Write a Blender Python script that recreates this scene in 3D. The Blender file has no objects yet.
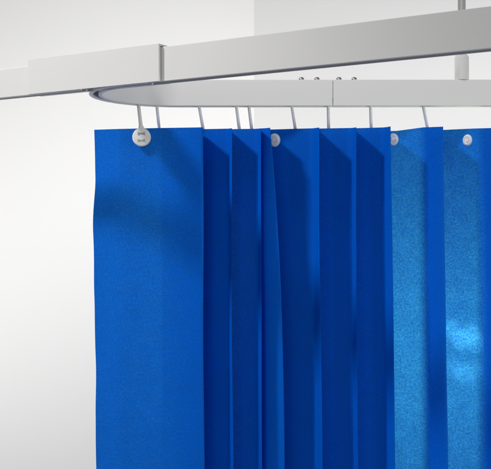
# Corner of a room: a blue pleated curtain hanging on cord hooks from a curved white curtain rail.
import bpy, bmesh, math, random
from mathutils import Vector, noise

random.seed(4)
sc = bpy.context.scene
COL = sc.collection
R = math.radians

# ------------------------------------------------------------------ frame of reference
# The camera stands level at height CAM_Z and looks along +Y.  Distances below are metres in front of it.
CAM_Z = 2.00
F = 982.0                      # focal length in units of the photograph's 491-wide frame
def X(px, d):                  # sideways position of something seen at column px, d metres away
    return (px - 245.5) * d / F
def Z(py, d):
    return CAM_Z + (234.5 - py) * d / F

RAIL_Z = CAM_Z + 0.125         # underside of all rails
FAR_D = 0.955                  # front face of the rear rail

# ------------------------------------------------------------------ object helpers
def link(o, parent=None):
    COL.objects.link(o)
    if parent: o.parent = parent
    return o

def thing(name, label, cat, loc=(0, 0, 0), group=None):
    o = bpy.data.objects.new(name, None)
    o.empty_display_size = 0.02
    link(o); o.location = loc
    o['label'] = label; o['category'] = cat
    if group: o['group'] = group
    return o

def obj(name, bm, mats, parent=None, smooth=False, angle=None):
    bmesh.ops.recalc_face_normals(bm, faces=bm.faces)
    me = bpy.data.meshes.new(name)
    bm.to_mesh(me); bm.free()
    for m in (mats if isinstance(mats, (list, tuple)) else [mats]): me.materials.append(m)
    if smooth:
        for p in me.polygons: p.use_smooth = True
        if angle is not None:
            me.set_sharp_from_angle(angle=R(angle))
    o = bpy.data.objects.new(name, me)
    link(o)
    if parent:
        o.parent = parent
        # geometry is written in world space: bring it into the parent's space
        o.matrix_parent_inverse.identity()
        q, w = parent, Vector((0, 0, 0))
        while q: w += q.location; q = q.parent
        o.location = -w
    return o

def sweep(bm, path, profile):
    """extrude a closed profile [(sideways, up)] along a plan path [(x, y)] at height RAIL_Z"""
    rings = []
    n = len(path)
    for i, (x, y) in enumerate(path):
        a = Vector(path[max(i - 1, 0)]); b = Vector(path[min(i + 1, n - 1)])
        h = (b - a).normalized()
        nx, ny = h.y, -h.x                     # right-hand normal = the inside of the bend
        rings.append([bm.verts.new((x + nx * s, y + ny * s, RAIL_Z + u)) for s, u in profile])
    m = len(profile)
    for r0, r1 in zip(rings, rings[1:]):
        for k in range(m):
            bm.faces.new((r0[k], r0[(k + 1) % m], r1[(k + 1) % m], r1[k]))
    bm.faces.new(rings[0]); bm.faces.new(rings[-1])

def lathe(bm, prof, centre, axis='Z', seg=32):
    """prof [(radius, along)] spun round an axis through centre"""
    cx, cy, cz = centre
    rings = []
    for r, t in prof:
        ring = []
        for k in range(seg):
            a = 2 * math.pi * k / seg
            if axis == 'Z': p = (cx + r * math.cos(a), cy + r * math.sin(a), cz + t)
            else:           p = (cx + r * math.cos(a), cy + t, cz + r * math.sin(a))
            ring.append(bm.verts.new(p))
        rings.append(ring)
    for a, b in zip(rings, rings[1:]):
        for k in range(seg):
            bm.faces.new((a[k], a[(k + 1) % seg], b[(k + 1) % seg], b[k]))
    return rings

def capped_lathe(bm, prof, centre, axis='Z', seg=32):
    r = lathe(bm, prof, centre, axis, seg)
    bm.faces.new(r[0]); bm.faces.new(r[-1])

def torus_lathe(bm, prof, centre, axis='Y', seg=40):
    r = lathe(bm, prof + [prof[0]], centre, axis, seg)
    bmesh.ops.remove_doubles(bm, verts=bm.verts, dist=1e-6)

def tube(bm, pts, radii, seg=14, depth=1.0):
    rings = []
    for i, p in enumerate(pts):
        p = Vector(p)
        a = Vector(pts[max(i - 1, 0)]); b = Vector(pts[min(i + 1, len(pts) - 1)])
        t = (b - a).normalized()
        u = t.cross(Vector((0, 1, 0))).normalized(); v = t.cross(u).normalized()
        rings.append([bm.verts.new(p + (u * math.cos(2 * math.pi * k / seg) + v * (min(1.0, depth / radii[i]) * math.sin(2 * math.pi * k / seg))) * radii[i])
                      for k in range(seg)])
    for a, b in zip(rings, rings[1:]):
        for k in range(seg):
            bm.faces.new((a[k], a[(k + 1) % seg], b[(k + 1) % seg], b[k]))
    bm.faces.new(rings[0]); bm.faces.new(rings[-1])

# ------------------------------------------------------------------ materials
def new_mat(name):
    m = bpy.data.materials.new(name); m.use_nodes = True
    nt = m.node_tree; nt.nodes.clear()
    return m, nt, nt.nodes.new('ShaderNodeOutputMaterial')

def node(nt, kind, **kw):
    n = nt.nodes.new(kind)
    for k, v in kw.items():
        if k.startswith('in_'):
            n.inputs[int(k[3:]) if k[3:].isdigit() else k[3:]].default_value = v
        else: setattr(n, k, v)
    return n

def math_node(nt, op, a, b=None, c=None, clamp=False):
    n = nt.nodes.new('ShaderNodeMath'); n.operation = op; n.use_clamp = clamp
    for i, v in enumerate((a, b, c)):
        if v is None: continue
        if isinstance(v, (int, float)): n.inputs[i].default_value = v
        else: nt.links.new(v, n.inputs[i])
    return n.outputs[0]

def metal_paint(name, base, rough=0.38, metallic=0.0, streak=0.012, bump=0.015):
    m, nt, out = new_mat(name)
    p = node(nt, 'ShaderNodeBsdfPrincipled')
    p.inputs['Metallic'].default_value = metallic
    tc = node(nt, 'ShaderNodeTexCoord')
    mp = node(nt, 'ShaderNodeMapping'); mp.inputs['Scale'].default_value = (14, 14, 900)
    nt.links.new(tc.outputs['Object'], mp.inputs['Vector'])
    nz = node(nt, 'ShaderNodeTexNoise'); nz.inputs['Scale'].default_value = 1.0; nz.inputs['Detail'].default_value = 3
    nt.links.new(mp.outputs[0], nz.inputs['Vector'])
    n2 = node(nt, 'ShaderNodeTexNoise'); n2.inputs['Scale'].default_value = 60; n2.inputs['Detail'].default_value = 6
    nt.links.new(tc.outputs['Object'], n2.inputs['Vector'])
    ramp = node(nt, 'ShaderNodeMapRange')
    ramp.inputs['To Min'].default_value = 1 - streak; ramp.inputs['To Max'].default_value = 1 + streak
    nt.links.new(nz.outputs['Fac'], ramp.inputs['Value'])
    mul = node(nt, 'ShaderNodeVectorMath', operation='SCALE')
    mul.inputs[0].default_value = base
    nt.links.new(ramp.outputs[0], mul.inputs['Scale'])
    nt.links.new(mul.outputs[0], p.inputs['Base Color'])
    rr = node(nt, 'ShaderNodeMapRange')
    rr.inputs['To Min'].default_value = rough - 0.07; rr.inputs['To Max'].default_value = rough + 0.07
    nt.links.new(n2.outputs['Fac'], rr.inputs['Value'])
    nt.links.new(rr.outputs[0], p.inputs['Roughness'])
    b = node(nt, 'ShaderNodeBump'); b.inputs['Strength'].default_value = bump; b.inputs['Distance'].default_value = 0.0005
    nt.links.new(nz.outputs['Fac'], b.inputs['Height'])
    nt.links.new(b.outputs[0], p.inputs['Normal'])
    nt.links.new(p.outputs[0], out.inputs[0])
    return m

def wall_paint(name, base):
    m, nt, out = new_mat(name)
    p = node(nt, 'ShaderNodeBsdfPrincipled'); p.inputs['Roughness'].default_value = 0.75
    tc = node(nt, 'ShaderNodeTexCoord')
    n1 = node(nt, 'ShaderNodeTexNoise'); n1.inputs['Scale'].default_value = 2.2; n1.inputs['Detail'].default_value = 4
    n2 = node(nt, 'ShaderNodeTexNoise'); n2.inputs['Scale'].default_value = 260; n2.inputs['Detail'].default_value = 5
    for n in (n1, n2): nt.links.new(tc.outputs['Object'], n.inputs['Vector'])
    r = node(nt, 'ShaderNodeMapRange'); r.inputs['To Min'].default_value = 0.985; r.inputs['To Max'].default_value = 1.015
    nt.links.new(n1.outputs['Fac'], r.inputs['Value'])
    s = node(nt, 'ShaderNodeVectorMath', operation='SCALE'); s.inputs[0].default_value = base
    nt.links.new(r.outputs[0], s.inputs['Scale']); nt.links.new(s.outputs[0], p.inputs['Base Color'])
    b = node(nt, 'ShaderNodeBump'); b.inputs['Strength'].default_value = 0.12; b.inputs['Distance'].default_value = 0.001
    nt.links.new(n2.outputs['Fac'], b.inputs['Height']); nt.links.new(b.outputs[0], p.inputs['Normal'])
    nt.links.new(p.outputs[0], out.inputs[0])
    return m

def plastic(name, base, rough=0.4):
    m, nt, out = new_mat(name)
    p = node(nt, 'ShaderNodeBsdfPrincipled')
    tc = node(nt, 'ShaderNodeTexCoord')
    n = node(nt, 'ShaderNodeTexNoise'); n.inputs['Scale'].default_value = 400; n.inputs['Detail'].default_value = 4
    nt.links.new(tc.outputs['Object'], n.inputs['Vector'])
    r = node(nt, 'ShaderNodeMapRange'); r.inputs['To Min'].default_value = 0.95; r.inputs['To Max'].default_value = 1.03
    nt.links.new(n.outputs['Fac'], r.inputs['Value'])
    s = node(nt, 'ShaderNodeVectorMath', operation='SCALE'); s.inputs[0].default_value = base
    nt.links.new(r.outputs[0], s.inputs['Scale']); nt.links.new(s.outputs[0], p.inputs['Base Color'])
    p.inputs['Roughness'].default_value = rough
    nt.links.new(p.outputs[0], out.inputs[0])
    return m

def fabric_material():
    """thin non-woven cloth with an embossed grid: part of the light goes through it, unevenly"""
    m, nt, out = new_mat('blue_fabric')
    L = nt.links.new
    uv = node(nt, 'ShaderNodeUVMap', uv_map='UVMap')
    sep = node(nt, 'ShaderNodeSeparateXYZ'); L(uv.outputs[0], sep.inputs[0])
    u, v = sep.outputs[0], sep.outputs[1]                       # metres along and down the cloth
    # slightly wandering threads
    wn = node(nt, 'ShaderNodeTexNoise'); wn.inputs['Scale'].default_value = 90; wn.inputs['Detail'].default_value = 2
    L(uv.outputs[0], wn.inputs['Vector'])
    wob = math_node(nt, 'MULTIPLY', math_node(nt, 'SUBTRACT', wn.outputs['Fac'], 0.5), 0.0011)
    uu = math_node(nt, 'ADD', u, wob); vv = math_node(nt, 'ADD', v, wob)
    k = 2 * math.pi / 0.0021
    su = math_node(nt, 'SINE', math_node(nt, 'MULTIPLY', uu, k))
    sv = math_node(nt, 'SINE', math_node(nt, 'MULTIPLY', vv, k))
    weave = math_node(nt, 'MULTIPLY', su, sv)                   # -1 .. 1 checker of bumps
    fib = node(nt, 'ShaderNodeTexNoise'); fib.inputs['Scale'].default_value = 900; fib.inputs['Detail'].default_value = 3
    L(uv.outputs[0], fib.inputs['Vector'])
    clump = node(nt, 'ShaderNodeTexNoise'); clump.inputs['Scale'].default_value = 430; clump.inputs['Detail'].default_value = 6
    clump.inputs['Roughness'].default_value = 0.7
    L(uv.outputs[0], clump.inputs['Vector'])
    broad = node(nt, 'ShaderNodeTexNoise'); broad.inputs['Scale'].default_value = 22; broad.inputs['Detail'].default_value = 3
    L(uv.outputs[0], broad.inputs['Vector'])
    # reflected colour: blue dye, a little thinner where embossed
    tone = math_node(nt, 'ADD', math_node(nt, 'MULTIPLY', weave, 0.17),
                     math_node(nt, 'ADD', math_node(nt, 'MULTIPLY', fib.outputs['Fac'], 0.25), 0.80))
    tone = math_node(nt, 'MULTIPLY', tone, math_node(nt, 'ADD', math_node(nt, 'MULTIPLY', broad.outputs['Fac'], 0.16), 0.92))
    dcol = node(nt, 'ShaderNodeVectorMath', operation='SCALE'); dcol.inputs[0].default_value = (0.0006, 0.136, 0.73)
    L(tone, dcol.inputs['Scale'])
    # light let through: brighter and paler where the fibres lie thin
    cloud = node(nt, 'ShaderNodeTexNoise'); cloud.inputs['Scale'].default_value = 75; cloud.inputs['Detail'].default_value = 5
    L(uv.outputs[0], cloud.inputs['Vector'])
    thin = node(nt, 'ShaderNodeMapRange'); thin.inputs['From Min'].default_value = 0.36; thin.inputs['From Max'].default_value = 0.66
    thin.inputs['To Min'].default_value = 0.72; thin.inputs['To Max'].default_value = 1.28
    L(math_node(nt, 'ADD', math_node(nt, 'MULTIPLY', clump.outputs['Fac'], 0.6), math_node(nt, 'MULTIPLY', cloud.outputs['Fac'], 0.4)), thin.inputs['Value'])
    pale_spot = node(nt, 'ShaderNodeTexNoise'); pale_spot.inputs['Scale'].default_value = 950; pale_spot.inputs['Detail'].default_value = 4
    L(uv.outputs[0], pale_spot.inputs['Vector'])
    gap = node(nt, 'ShaderNodeMapRange'); gap.interpolation_type = 'SMOOTHSTEP'
    gap.inputs['From Min'].default_value = 0.22; gap.inputs['From Max'].default_value = 0.80
    L(math_node(nt, 'ADD', math_node(nt, 'MULTIPLY', pale_spot.outputs['Fac'], 0.45), math_node(nt, 'MULTIPLY', clump.outputs['Fac'], 0.55)), gap.inputs['Value'])
    tcol = node(nt, 'ShaderNodeMix', data_type='RGBA')
    tcol.inputs[6].default_value = (0.0008, 0.085, 0.62, 1); tcol.inputs[7].default_value = (0.05, 0.36, 0.54, 1)
    L(gap.outputs[0], tcol.inputs[0])
    tsc = node(nt, 'ShaderNodeVectorMath', operation='SCALE'); hole = node(nt, 'ShaderNodeMapRange'); hole.interpolation_type = 'SMOOTHSTEP'
    hole.inputs['From Min'].default_value = 0.55; hole.inputs['From Max'].default_value = 1.0
    L(pale_spot.outputs['Fac'], hole.inputs['Value'])
    tco2 = node(nt, 'ShaderNodeMix', data_type='RGBA'); tco2.inputs[7].default_value = (0.30, 0.55, 0.68, 1)
    L(hole.outputs[0], tco2.inputs[0]); L(tcol.outputs[2], tco2.inputs[6])
    L(tco2.outputs[2], tsc.inputs[0]); L(thin.outputs[0], tsc.inputs['Scale'])
    hgt = math_node(nt, 'ADD', math_node(nt, 'MULTIPLY', weave, 0.5), math_node(nt, 'MULTIPLY', fib.outputs['Fac'], 0.9))
    bump = node(nt, 'ShaderNodeBump'); bump.inputs['Strength'].default_value = 0.55; bump.inputs['Distance'].default_value = 0.0004
    L(hgt, bump.inputs['Height'])
    d = node(nt, 'ShaderNodeBsdfDiffuse'); L(dcol.outputs[0], d.inputs['Color']); L(bump.outputs[0], d.inputs['Normal'])
    t = node(nt, 'ShaderNodeBsdfTranslucent'); L(tsc.outputs[0], t.inputs['Color'])
    mx = node(nt, 'ShaderNodeMixShader'); mx.inputs[0].default_value = 0.26
    L(d.outputs[0], mx.inputs[1]); L(t.outputs[0], mx.inputs[2])
    g = node(nt, 'ShaderNodeBsdfGlossy'); g.inputs['Color'].default_value = (0.25, 0.5, 0.9, 1); g.inputs['Roughness'].default_value = 0.55
    L(bump.outputs[0], g.inputs['Normal'])
    m2 = node(nt, 'ShaderNodeMixShader'); m2.inputs[0].default_value = 0.010
    L(mx.outputs[0], m2.inputs[1]); L(g.outputs[0], m2.inputs[2])
    L(m2.outputs[0], out.inputs[0])
    return m

M_RAIL = metal_paint('white_lacquered_metal', (0.75, 0.75, 0.75), 0.42, 0.0)
M_ALU = metal_paint('satin_aluminium', (0.60, 0.61, 0.62), 0.32, 0.75)
M_STEEL = metal_paint('screw_steel', (0.45, 0.45, 0.46), 0.25, 1.0)
M_ROD = metal_paint('grey_rod_metal', (0.42, 0.42, 0.42), 0.35, 0.3)
M_GREYPL = metal_paint('grey_sleeve', (0.68, 0.68, 0.67), 0.45, 0.0)
M_WHITE = plastic('white_plastic', (0.80, 0.80, 0.79), 0.38)
M_MARK = plastic('grey_moulded_mark', (0.34, 0.35, 0.37), 0.5)
M_HOOK = plastic('cream_plastic', (0.88, 0.88, 0.86), 0.42)
M_EYELET = plastic('grey_eyelet_plastic', (0.78, 0.79, 0.80), 0.4)
M_FABRIC = fabric_material()
M_WALL = wall_paint('white_wall_paint', (0.83, 0.822, 0.808))

# ------------------------------------------------------------------ room corner
CX, CY = X(254, 2.3), 2.3
def wall(name, p, q, t=0.1, z0=0.6, z1=3.4):
    p, q = Vector(p), Vector(q); d = (q - p).normalized(); n = Vector((-d.y, d.x))
    if n.y < 0: n = -n
    bm = bmesh.new()
    pl = [p, q, q + n * t, p + n * t]
    lo = [bm.verts.new((a.x, a.y, z0)) for a in pl]; hi = [bm.verts.new((a.x, a.y, z1)) for a in pl]
    bm.faces.new(lo); bm.faces.new(hi)
    for k in range(4): bm.faces.new((lo[k], lo[(k + 1) % 4], hi[(k + 1) % 4], hi[k]))
    o = obj(name, bm, M_WALL); o['kind'] = 'structure'
    return o
wall('wall_left', (CX - 3.0, CY - 1.0), (CX, CY))
wall('wall_right', (CX, CY), (CX + 2.6, CY - 1.5))

# ------------------------------------------------------------------ curtain rail
rail = thing('curtain_rail', 'white metal curtain rail that doubles back in a tight bend above the blue curtain',
             'curtain rail', (X(330, FAR_D), FAR_D, RAIL_Z))
LIP = 0.0022
def channel(w, h, slot=0.0048, c=0.0005):
    a = w / 2; s = slot / 2; i = a - 0.0014
    return [(-a + c, 0), (-s, 0), (-s, LIP), (-i, LIP), (-i, h - 0.0016), (i, h - 0.0016), (i, LIP), (s, LIP), (s, 0),
            (a - c, 0), (a, c), (a, h - c), (a - c, h), (-a + c, h), (-a, h - c), (-a, c)]
W = 0.012
H_STD = 0.0257
# line of the foreground rail's face: seen at row 97.3 on the left border and 47.5 on the right border
def near_d(px): return 0.125 * F / (234.5 - (97.3 - 0.1014 * px))
A = Vector((X(0, near_d(0)), near_d(0))); B = Vector((X(491, near_d(491)), near_d(491)))
U = (A - B).normalized()                 # heading right to left, away from the camera
N = Vector((U.y, -U.x))                  # right-hand normal: towards the rear rail
def near_pt(px, back=0.0):
    # intersection of the sight line at column px with the near line pushed back
    o = A + N * back; k = (px - 245.5) / F
    t = (k * o.y - o.x) / (U.x - k * U.y)
    return o + U * t
BACK = 0.0020 + W / 2                    # centre line of the rail behind the sleeve's face
FARC = FAR_D + W / 2
# bend: circle tangent to the near centre line and to the rear one
o = A + N * BACK
ti = (FARC - o.y) / U.y
ISECT = o + U * ti
RAD = 0.0715
theta = math.acos(-U.x)                  # angle between the arms
tl = RAD / math.tan(theta / 2)
T_near = ISECT - U * tl
CEN = T_near + N * RAD
path = [tuple(near_pt(150, BACK))]
a0 = math.atan2(-N.y, -N.x); turn = math.pi - theta
for k in range(0, 57):
    a = a0 - turn * k / 56
    path.append((CEN.x + RAD * math.cos(a), CEN.y + RAD * math.sin(a)))
JX = X(332.5, FAR_D)
path.append((JX, FARC))
bm = bmesh.new(); sweep(bm, path, channel(W, H_STD))
obj('curved_section', bm, M_RAIL, rail, True, 30)
bm = bmesh.new(); sweep(bm, [(JX + 0.0007, FARC), (0.40, FARC)], channel(W, H_STD))
obj('rear_section', bm, M_RAIL, rail, True, 30)
# a connecting bar inside the channel closes the view through the joint gap
bm = bmesh.new(); sweep(bm, [(JX - 0.035, FARC), (JX + 0.035, FARC)], [(-0.0043, 0.008), (0.0043, 0.008), (0.0043, 0.0235), (-0.0043, 0.0235)])
obj('joint_bar', bm, M_STEEL, rail)
# foreground: right-hand section, slightly taller; sleeve; left-hand section
bm = bmesh.new()
sweep(bm, [tuple(B - U * 0.12 + N * (0.0029 + W / 2)), tuple(near_pt(152, 0.0029 + W / 2))], channel(W, 0.0284, 0.0084))
obj('front_section', bm, M_RAIL, rail, True, 30)
bm = bmesh.new()
a = W / 2 + 0.0004
sl = [(-a - 0.0025, 0.0), (-a, 0.0), (-a, 0.0291), (a, 0.0291), (a, 0.0), (a + 0.0016, 0.0), (a + 0.0016, 0.0305), (-a - 0.0025, 0.0305)]
sweep(bm, [tuple(near_pt(165.2, 0.0020 + W / 2)), tuple(near_pt(35, 0.0020 + W / 2))], sl)
obj('joint_sleeve', bm, M_RAIL, rail)
bm = bmesh.new()
sweep(bm, [tuple(near_pt(84, BACK + 0.001)), tuple(A + U * 0.16 + N * (BACK + 0.001))], channel(W - 0.002, 0.0264))
obj('end_section', bm, M_RAIL, rail, True, 30)
# four set screws on the joint of the rear rail
for px in (301.6, 317.2, 339.3, 354.6):
    bm = bmesh.new()
    c = (X(px, FAR_D), FAR_D + 0.0034, RAIL_Z + H_STD)
    capped_lathe(bm, [(0.0026, 0.0), (0.0027, 0.0011), (0.0023, 0.0021), (0.0012, 0.0027), (0.0011, 0.0020), (0.0004, 0.0018)], c, 'Z', 20)
    obj('screw', bm, M_STEEL, rail, True, 50)

# ------------------------------------------------------------------ suspension rod
RX, RY = X(461.7, FARC), FARC
rod = thing('suspension_rod', 'thin grey rod with a thicker round-topped socket holding up the rear rail', 'rail support', (RX, RY, RAIL_Z + H_STD))
bm = bmesh.new()
z0 = RAIL_Z + H_STD + 0.0002
zt = Z(54.3, FARC)
h = zt - z0; r = 0.0069
prof = [(r, 0)] + [(r, h - 0.004)] + [(r - 0.004 + 0.004 * math.cos(t), h - 0.004 + 0.004 * math.sin(t)) for t in (0.3, 0.6, 0.9, 1.2, 1.5)]
capped_lathe(bm, prof, (RX, RY, z0), 'Z', 32)
obj('socket', bm, M_GREYPL, rod, True, 50)
bm = bmesh.new()
capped_lathe(bm, [(0.0038, 0), (0.0038, 0.75)], (RX, RY, zt + 0.0001), 'Z', 24)
obj('rod', bm, M_ROD, rod, True, 50)

# ------------------------------------------------------------------ curtain
# plan of the cloth from its free edge on the left: (column at top, column at frame bottom, distance, row of the top hem)
FD = 0.942
KEYS = [
    (94.0, 97.0, 0.972, 129.6, 0),
    (120, 122, 0.956, 128.9, 0),
    (158, 159, 0.949, 128.0, 0),
    (203.0, 204.6, FD, 127.3, 1),          # front fold
    (198, 199.5, 0.962, 129.0, 0),
    (180, 181, 0.974, 129.6, 0),           # rear fold
    (228, 229, 0.957, 128.6, 0),
    (232.0, 233.0, FD + .002, 128.2, 1),   # front fold
    (228.5, 229.5, 0.964, 128.8, 0),
    (197, 198, 0.977, 129.5, 0),
    (257.5, 258.5, 0.956, 128.8, 0),
    (261.0, 262.2, FD, 128.3, 1),          # front fold
    (257.5, 258.5, 0.962, 128.8, 0),
    (235, 236, 0.978, 129.0, 0),
    (255, 256, 0.967, 128.8, 0),
    (263, 266, 0.9545, 128.3, 0),
    (270.2, 285.0, 0.9500, 127.7, 1),   # loose front fold drifting to the right
    (266, 274, 0.970, 129.2, 0),
    (247, 251, 0.980, 130.2, 0),
    (312, 314, 0.963, 128.3, 0),
    (319.3, 322.6, FD, 127.4, 1),          # front fold
    (316, 318.5, 0.971, 128.8, 0),
    (264, 266, 0.983, 129.6, 0),
    (351, 353, 0.957, 127.9, 0),
    (356.3, 358.4, FD, 127.2, 1),          # front fold
    (353.5, 355.5, 0.965, 128.6, 0),
    (318, 320, 0.978, 129.4, 0),
    (383, 385.5, 0.9565, 127.4, 0),
    (390.6, 394.4, FD, 126.4, 1),          # front fold
    (386.5, 389.5, 0.965, 129.5, 0),
    (354, 356, 0.977, 131.6, 0),
    (396, 398, 0.972, 130.9, 0),
    (424, 428, 0.960, 127.3, 0),
    (443.2, 448.0, FD, 126.6, 1),          # front fold
    (438.5, 443, 0.967, 128.5, 0),
    (429, 433, 0.992, 130.6, 0),
    (474, 477, 0.962, 128.5, 0),
    (506, 510, FD, 127.6, 1),              # front fold beyond the frame
    (500, 503, 0.965, 129.0, 0),
    (484, 486, 0.992, 130.5, 0),
    (560, 560, FD, 127.6, 1),
    (530, 530, 0.97, 129.0, 0),
    (610, 610, 0.95, 128.0, 0),
]
SHARP = {i for i, k in enumerate(KEYS) if k[4]}     # creased front folds
LOOSE = 16                                          # index of the loose fold
def spline(keys, sub=14):
    """smooth curve through the plan points, rear folds round, front folds tight"""
    out = []
    n = len(keys)
    for i in range(n - 1):
        p1, p2 = keys[i], keys[i + 1]
        p0 = keys[i - 1] if i > 0 else p1
        p3 = keys[i + 2] if i + 2 < n else p2
        for k in range(sub):
            t = k / sub
            q = []
            for c in range(4):
                m1 = 0.0 if i in SHARP and c < 3 else (p2[c] - p0[c]) / 2
                m2 = 0.0 if (i + 1) in SHARP and c < 3 else (p3[c] - p1[c]) / 2
                if c == 3: m1 = m2 = 0
                lin = p1[c] + (p2[c] - p1[c]) * t
                h = ((2*t**3 - 3*t**2 + 1) * p1[c] + (t**3 - 2*t**2 + t) * m1 + (-2*t**3 + 3*t**2) * p2[c] + (t**3 - t**2) * m2)
                w = 0.65 if c == 2 else 0.12
                q.append(lin + (h - lin) * w)
            q.append(i + t)
            out.append(q)
    out.append(list(keys[-1][:4]) + [n - 1.0])
    return out
PLAN = spline(KEYS)
ROWS = 150
DROP = 0.78                                       # the cloth goes on well below the frame
Z_VIS = Z(469, 0.95)
curtain = thing('curtain', 'blue translucent fabric curtain hanging in overlapping vertical pleats below the rail', 'curtain',
                (X(300, 0.955), 0.955, Z(128, 0.955)))
bm = bmesh.new()
uvl = bm.loops.layers.uv.new('UVMap')
grid, uvs = [], []
for i, (pt, pb, d, ty, s) in enumerate(PLAN):
    ztop = Z(ty, d)
    col, uvc = [], []
    for j in range(ROWS + 1):
        f = (j / ROWS) ** 1.15
        z = ztop - f * DROP
        g = (ztop - z) / (ztop - Z_VIS)           # 0 at hem, 1 at the bottom of the frame
        g1 = min(g, 1.25)
        if LOOSE - 1.5 < s < LOOSE + 1.6:                       # the loose fold leans quickly, then hangs straight
            g1 = 1 - (1 - min(g, 1.0)) ** 2.1
        px = pt + (pb - pt) * g1
        x = X(px, d)
        # gentle buckling of the cloth
        wob = noise.noise(Vector((s * 0.55, z * 5.0, 1.7))) * 0.0022 * min(1, g * 5 + .15)
        wob2 = noise.noise(Vector((s * 0.8, z * 13.0, 8.1))) * 0.0008 * min(1, g * 4)
        y = d + wob + wob2
        if s < 3.0:
            e = max(0.0, 1 - s / 0.9)             # free edge: slightly wavy
            x += e * (noise.noise(Vector((3.3, z * 17.0, 0.2))) * 0.0034 - 0.0004) * min(1, g * 6)
            y += e * noise.noise(Vector((7.7, z * 10.0, 4.2))) * 0.004
        else:
            x += noise.noise(Vector((s * 0.7, z * 5.0, 6.4))) * 0.0012 * min(1, g * 4)
        col.append(bm.verts.new((x, y, z)))
        uvc.append(z)
    grid.append(col); uvs.append(uvc)
arc = [[0.0] * (ROWS + 1)]
for i in range(1, len(PLAN)):
    arc.append([arc[-1][j] + math.hypot(grid[i][j].co.x - grid[i - 1][j].co.x, grid[i][j].co.y - grid[i - 1][j].co.y)
                for j in range(ROWS + 1)])
for i in range(len(PLAN) - 1):
    for j in range(ROWS):
        f = bm.faces.new((grid[i][j], grid[i + 1][j], grid[i + 1][j + 1], grid[i][j + 1]))
        for lp, (a_, b_) in zip(f.loops, ((i, j), (i + 1, j), (i + 1, j + 1), (i, j + 1))):
            lp[uvl].uv = (arc[a_][b_], uvs[a_][b_])
def cloth_at(s):                                   # plan point of the cloth at path parameter s
    i = min(range(len(PLAN)), key=lambda k: abs(PLAN[k][4] - s))
    q0, q1 = PLAN[max(i - 1, 0)], PLAN[min(i + 1, len(PLAN) - 1)]
    tang = Vector((X(q1[0], q1[2]) - X(q0[0], q0[2]), q1[2] - q0[2])).normalized()
    return PLAN[i][0], PLAN[i][2], tang
cl = obj('fabric', bm, M_FABRIC, curtain, True)

# eyelets punched through the cloth, each with its pale opening
def eyelet(s, py, ro=0.0062, ri=0.0021, label=None):
    px, d, tang = cloth_at(s)
    c = Vector((X(px, d), d, Z(py, d)))
    ax = Vector((tang.x, tang.y, 0)); nrm = Vector((tang.y, -tang.x, 0))      # towards the viewer
    if nrm.y > 0: nrm = -nrm
    bm = bmesh.new()
    seg = 40
    prof = [(ri, -0.0016), (ri, 0.0014), (ri + 0.0004, 0.0018), (ro - 0.0014, 0.0019), (ro - 0.0005, 0.0014), (ro, 0.0004), (ro, -0.0006), (ro - 0.001, -0.0016)]
    rings = []
    for r_, t_ in prof:
        rings.append([bm.verts.new(c + ax * r_ * math.cos(2 * math.pi * k / seg) + Vector((0, 0, 1)) * r_ * 1.12 * math.sin(2 * math.pi * k / seg) + nrm * t_) for k in range(seg)])
    for a_, b_ in zip(rings, rings[1:] + rings[:1]):
        for k in range(seg): bm.faces.new((a_[k], a_[(k + 1) % seg], b_[(k + 1) % seg], b_[k]))
    e = obj('eyelet', bm, M_EYELET, curtain, True, 60)
    # pale plug in the opening, standing in for the bright view through it
    bm = bmesh.new()
    rr = ri * 0.97
    top = [bm.verts.new(c + ax * rr * math.cos(2 * math.pi * k / seg) + Vector((0, 0, 1)) * rr * 1.12 * math.sin(2 * math.pi * k / seg) + nrm * 0.0022) for k in range(seg)]
    bot = [bm.verts.new(v.co - nrm * 0.006) for v in top]
    bm.faces.new(top); bm.faces.new(bot)
    for k in range(seg): bm.faces.new((top[k], top[(k + 1) % seg], bot[(k + 1) % seg], bot[k]))
    obj('pale_spot', bm, M_HOOK, e)
    return e
eyelet(18.41, 140.2, 0.0060)
eyelet(30.93, 139.4, 0.0055)
eyelet(35.84, 140.2, 0.0051)

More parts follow.
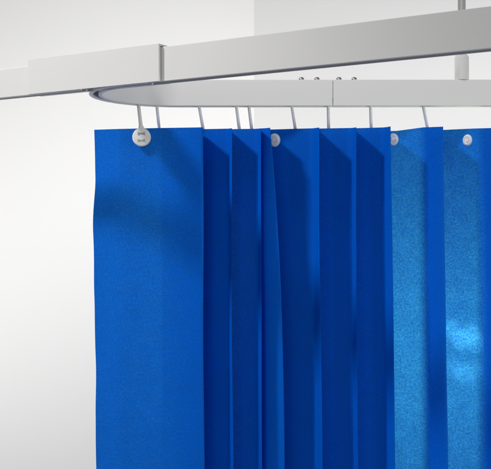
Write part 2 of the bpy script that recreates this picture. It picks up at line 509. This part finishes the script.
# ------------------------------------------------------------------ hooks
GROUP = 'curtain hooks hanging from the rail'
def rail_d(px):
    """distance of the rail's slot at column px, on the rear arm or its bend"""
    best = FARC
    for x, y in path[8:]:
        c = 245.5 + F * x / y
        if abs(c - px) < 3 and y > CEN.y: best = y
    return best
def hook(px0, px1, dcl, label, front=False):
    d0 = rail_d(px0)
    top = Vector((X(px0, d0), d0, RAIL_Z + 0.003))
    t = thing('curtain_hook', label, 'curtain hook', tuple(top), GROUP)
    bm = bmesh.new()
    if front:
        c = Vector((X(141.6, dcl), dcl, Z(137.2, dcl)))
        R_ = 0.0089
        n = 14
        pts, rad = [], []
        for k in range(n + 1):
            q = k / n
            p = top.lerp(c + Vector((0, 0.0, R_ * 0.55)), q)
            # bows forward to clear the hem of the cloth
            p.y = top.y + (dcl - top.y) * (q ** 0.8)
            pts.append(p); rad.append(0.00165 + 0.0003 * q + (0.0042 * max(0, (q - 0.74) / 0.26) ** 1.8))
        tube(bm, pts, rad, 20, 0.0019)
        obj('stem', bm, M_WHITE, t, True, 60)
        bm = bmesh.new()
        prof = [(0.0002, 0.0025), (R_ - 0.0008, 0.0025), (R_, 0.0016), (R_, -0.0005), (R_ - 0.0007, -0.0014), (R_ * 0.6, -0.0020), (0.0002, -0.0022)]
        capped_lathe(bm, prof, tuple(c), 'Y', 48)
        b = obj('button', bm, M_WHITE, t, True, 40)
        # two moulded bow marks, one above the other
        for sgn in (1, -1):
            bm = bmesh.new()
            zc = c.z + sgn * 0.0031; y0 = c.y - 0.0024; y1 = c.y - 0.0018
            out = [(-.0034, -.0015), (-.0012, -.0004), (.0012, -.0004), (.0034, -.0015), (.0034, .0015), (.0012, .0009), (-.0012, .0009), (-.0034, .0015)]
            if sgn < 0: out = [(a_, -b_ * 0.9) for a_, b_ in out]
            fr = [bm.verts.new((c.x + a_, y0, zc + b_)) for a_, b_ in out]
            bk = [bm.verts.new((c.x + a_, y1, zc + b_)) for a_, b_ in out]
            bm.faces.new(fr); bm.faces.new(bk)
            for k in range(8): bm.faces.new((fr[k], fr[(k + 1) % 8], bk[(k + 1) % 8], bk[k]))
            obj('mark', bm, M_MARK, b)
    else:
        end = Vector((X(px1, dcl), dcl, Z(142, dcl)))
        end.x = X(px0 + (px1 - px0) * 1.55, dcl)
        n = 8
        pts = [top.lerp(end, k / n) for k in range(n + 1)]
        tube(bm, pts, [0.0015 + 0.0002 * k / n for k in range(n + 1)])
        obj('stem', bm, M_HOOK, t, True, 60)
        bm = bmesh.new()
        capped_lathe(bm, [(0.0002, -0.0012), (0.005, -0.0012), (0.0062, 0.0), (0.005, 0.0014), (0.0002, 0.0016)], tuple(end), 'Y', 24)
        obj('button', bm, M_HOOK, t, True, 40)
    return t
hook(138.2, 142, 0.9470, 'white hook with a round marked button in front of the wide blue panel', True)
for px0, px1, dcl, lab in (
    (156.6, 159.0, 0.972, 'thin hook stem just right of the round white button, going behind the wide blue panel'),
    (198.6, 203.0, 0.974, 'slanting hook stem meeting the blue curtain at the right edge of its wide left panel'),
    (236.0, 239.2, 0.973, 'left stem of the two close hook stems left of the white ring eyelet'),
    (248.6, 251.6, 0.973, 'right stem of the two close hook stems left of the white ring eyelet'),
    (291.4, 295.2, 0.987, 'slanting hook stem right of the white ring eyelet, below the leftmost rail screws'),
    (328.2, 328.6, 0.974, 'upright hook stem right beneath the joint line of the rear rail'),
    (370.4, 371.2, 0.974, 'upright hook stem just right of the last rail screw'),
    (422.8, 427.4, 0.984, 'slanting hook stem furthest right, left of the suspension rod'),
):
    hook(px0, px1, dcl, lab)

# ------------------------------------------------------------------ lamps
def aim(o, target):
    o.rotation_euler = (Vector(target) - o.location).to_track_quat('-Z', 'Y').to_euler()
def spot(name, loc, target, power, size, angle, blend, col=(1, 1, 1)):
    l = bpy.data.lights.new(name, 'SPOT'); l.energy = power; l.shadow_soft_size = size
    l.spot_size = R(angle); l.spot_blend = blend; l.color = col
    o = bpy.data.objects.new(name, l); link(o); o.location = loc; aim(o, target); return o
def area(name, loc, target, power, sx, sy, col=(1, 1, 1), spread=180):
    l = bpy.data.lights.new(name, 'AREA'); l.shape = 'RECTANGLE'; l.size = sx; l.size_y = sy
    l.energy = power; l.color = col; l.spread = R(spread)
    o = bpy.data.objects.new(name, l); link(o); o.location = loc; aim(o, target); return o

tgt = Vector((-0.08, 0.95, CAM_Z + 0.04))
v = Vector((27, 13.5, -29)).normalized()
spot('key_lamp', tgt - v * 2.0, tgt, 112, 0.12, 25, 1.0, (1.0, 0.985, 0.96))
area('front_fill', (-0.5, -1.1, CAM_Z + 0.6), (0.05, 0.95, CAM_Z), 7.0, 1.2, 1.2)  # unseen area light added as frontal fill for rails and cloth
area('side_fill', (1.0, 0.25, CAM_Z - 0.12), (-0.1, 0.88, CAM_Z + 0.13), 4.2, 0.4, 0.4)
area('low_wash', (-1.3, 1.35, CAM_Z - 0.30), (0.35, 2.1, CAM_Z + 0.12), 4.5, 0.4, 0.4, (1, 1, 1), 100)
area('wall_wash', (0.95, 1.5, CAM_Z + 0.35), (-0.55, 2.11, CAM_Z + 0.10), 2.8, 0.4, 0.4, (1, 0.995, 0.985), 85)
spot('back_lamp', (X(520, 1.6), 1.6, CAM_Z - 0.40), (X(448, 0.96), 0.96, CAM_Z - 0.11), 80, 0.13, 29, 0.8, (0.85, 1.0, 0.60))
for px, py, e in ((449, 331, 60), (459, 341, 75), (470, 334, 70), (476, 343, 45), (451, 372, 30), (463, 376, 45), (473, 370, 30)):  # narrow unseen spots added to throw the bright patches onto the cloth
    spot('back_glint', (X(500, 1.6), 1.6, CAM_Z - 0.12), (X(px, 0.96), 0.96, Z(py, 0.96)), e * 0.8, 0.003, 2.2, 1.0, (1.0, 0.85, 0.55))

w = bpy.data.worlds.new('World'); sc.world = w; w.use_nodes = True
wt = w.node_tree
bg = wt.nodes['Background']; bg.inputs[1].default_value = 0.24
tc = wt.nodes.new('ShaderNodeTexCoord'); sp = wt.nodes.new('ShaderNodeSeparateXYZ')
mr = wt.nodes.new('ShaderNodeMapRange'); mr.inputs['From Min'].default_value = -0.35; mr.inputs['From Max'].default_value = 0.25
mr.inputs['To Min'].default_value = 0.42; mr.inputs['To Max'].default_value = 1.0
wt.links.new(tc.outputs['Generated'], sp.inputs[0]); wt.links.new(sp.outputs[2], mr.inputs['Value']); wt.links.new(mr.outputs[0], bg.inputs[0])

# ------------------------------------------------------------------ camera
cam = bpy.data.cameras.new('camera'); cam.lens = 72.0; cam.sensor_width = 36.0; cam.clip_start = 0.01; cam.clip_end = 100
co = bpy.data.objects.new('camera', cam); link(co); co.location = (0, 0, CAM_Z); co.rotation_euler = (R(90), 0, 0)
sc.camera = co
vs = sc.view_settings
vs.view_transform = 'Standard'; vs.look = 'None'; vs.exposure = 0.25; vs.gamma = 1.0; vs.use_curve_mapping = False
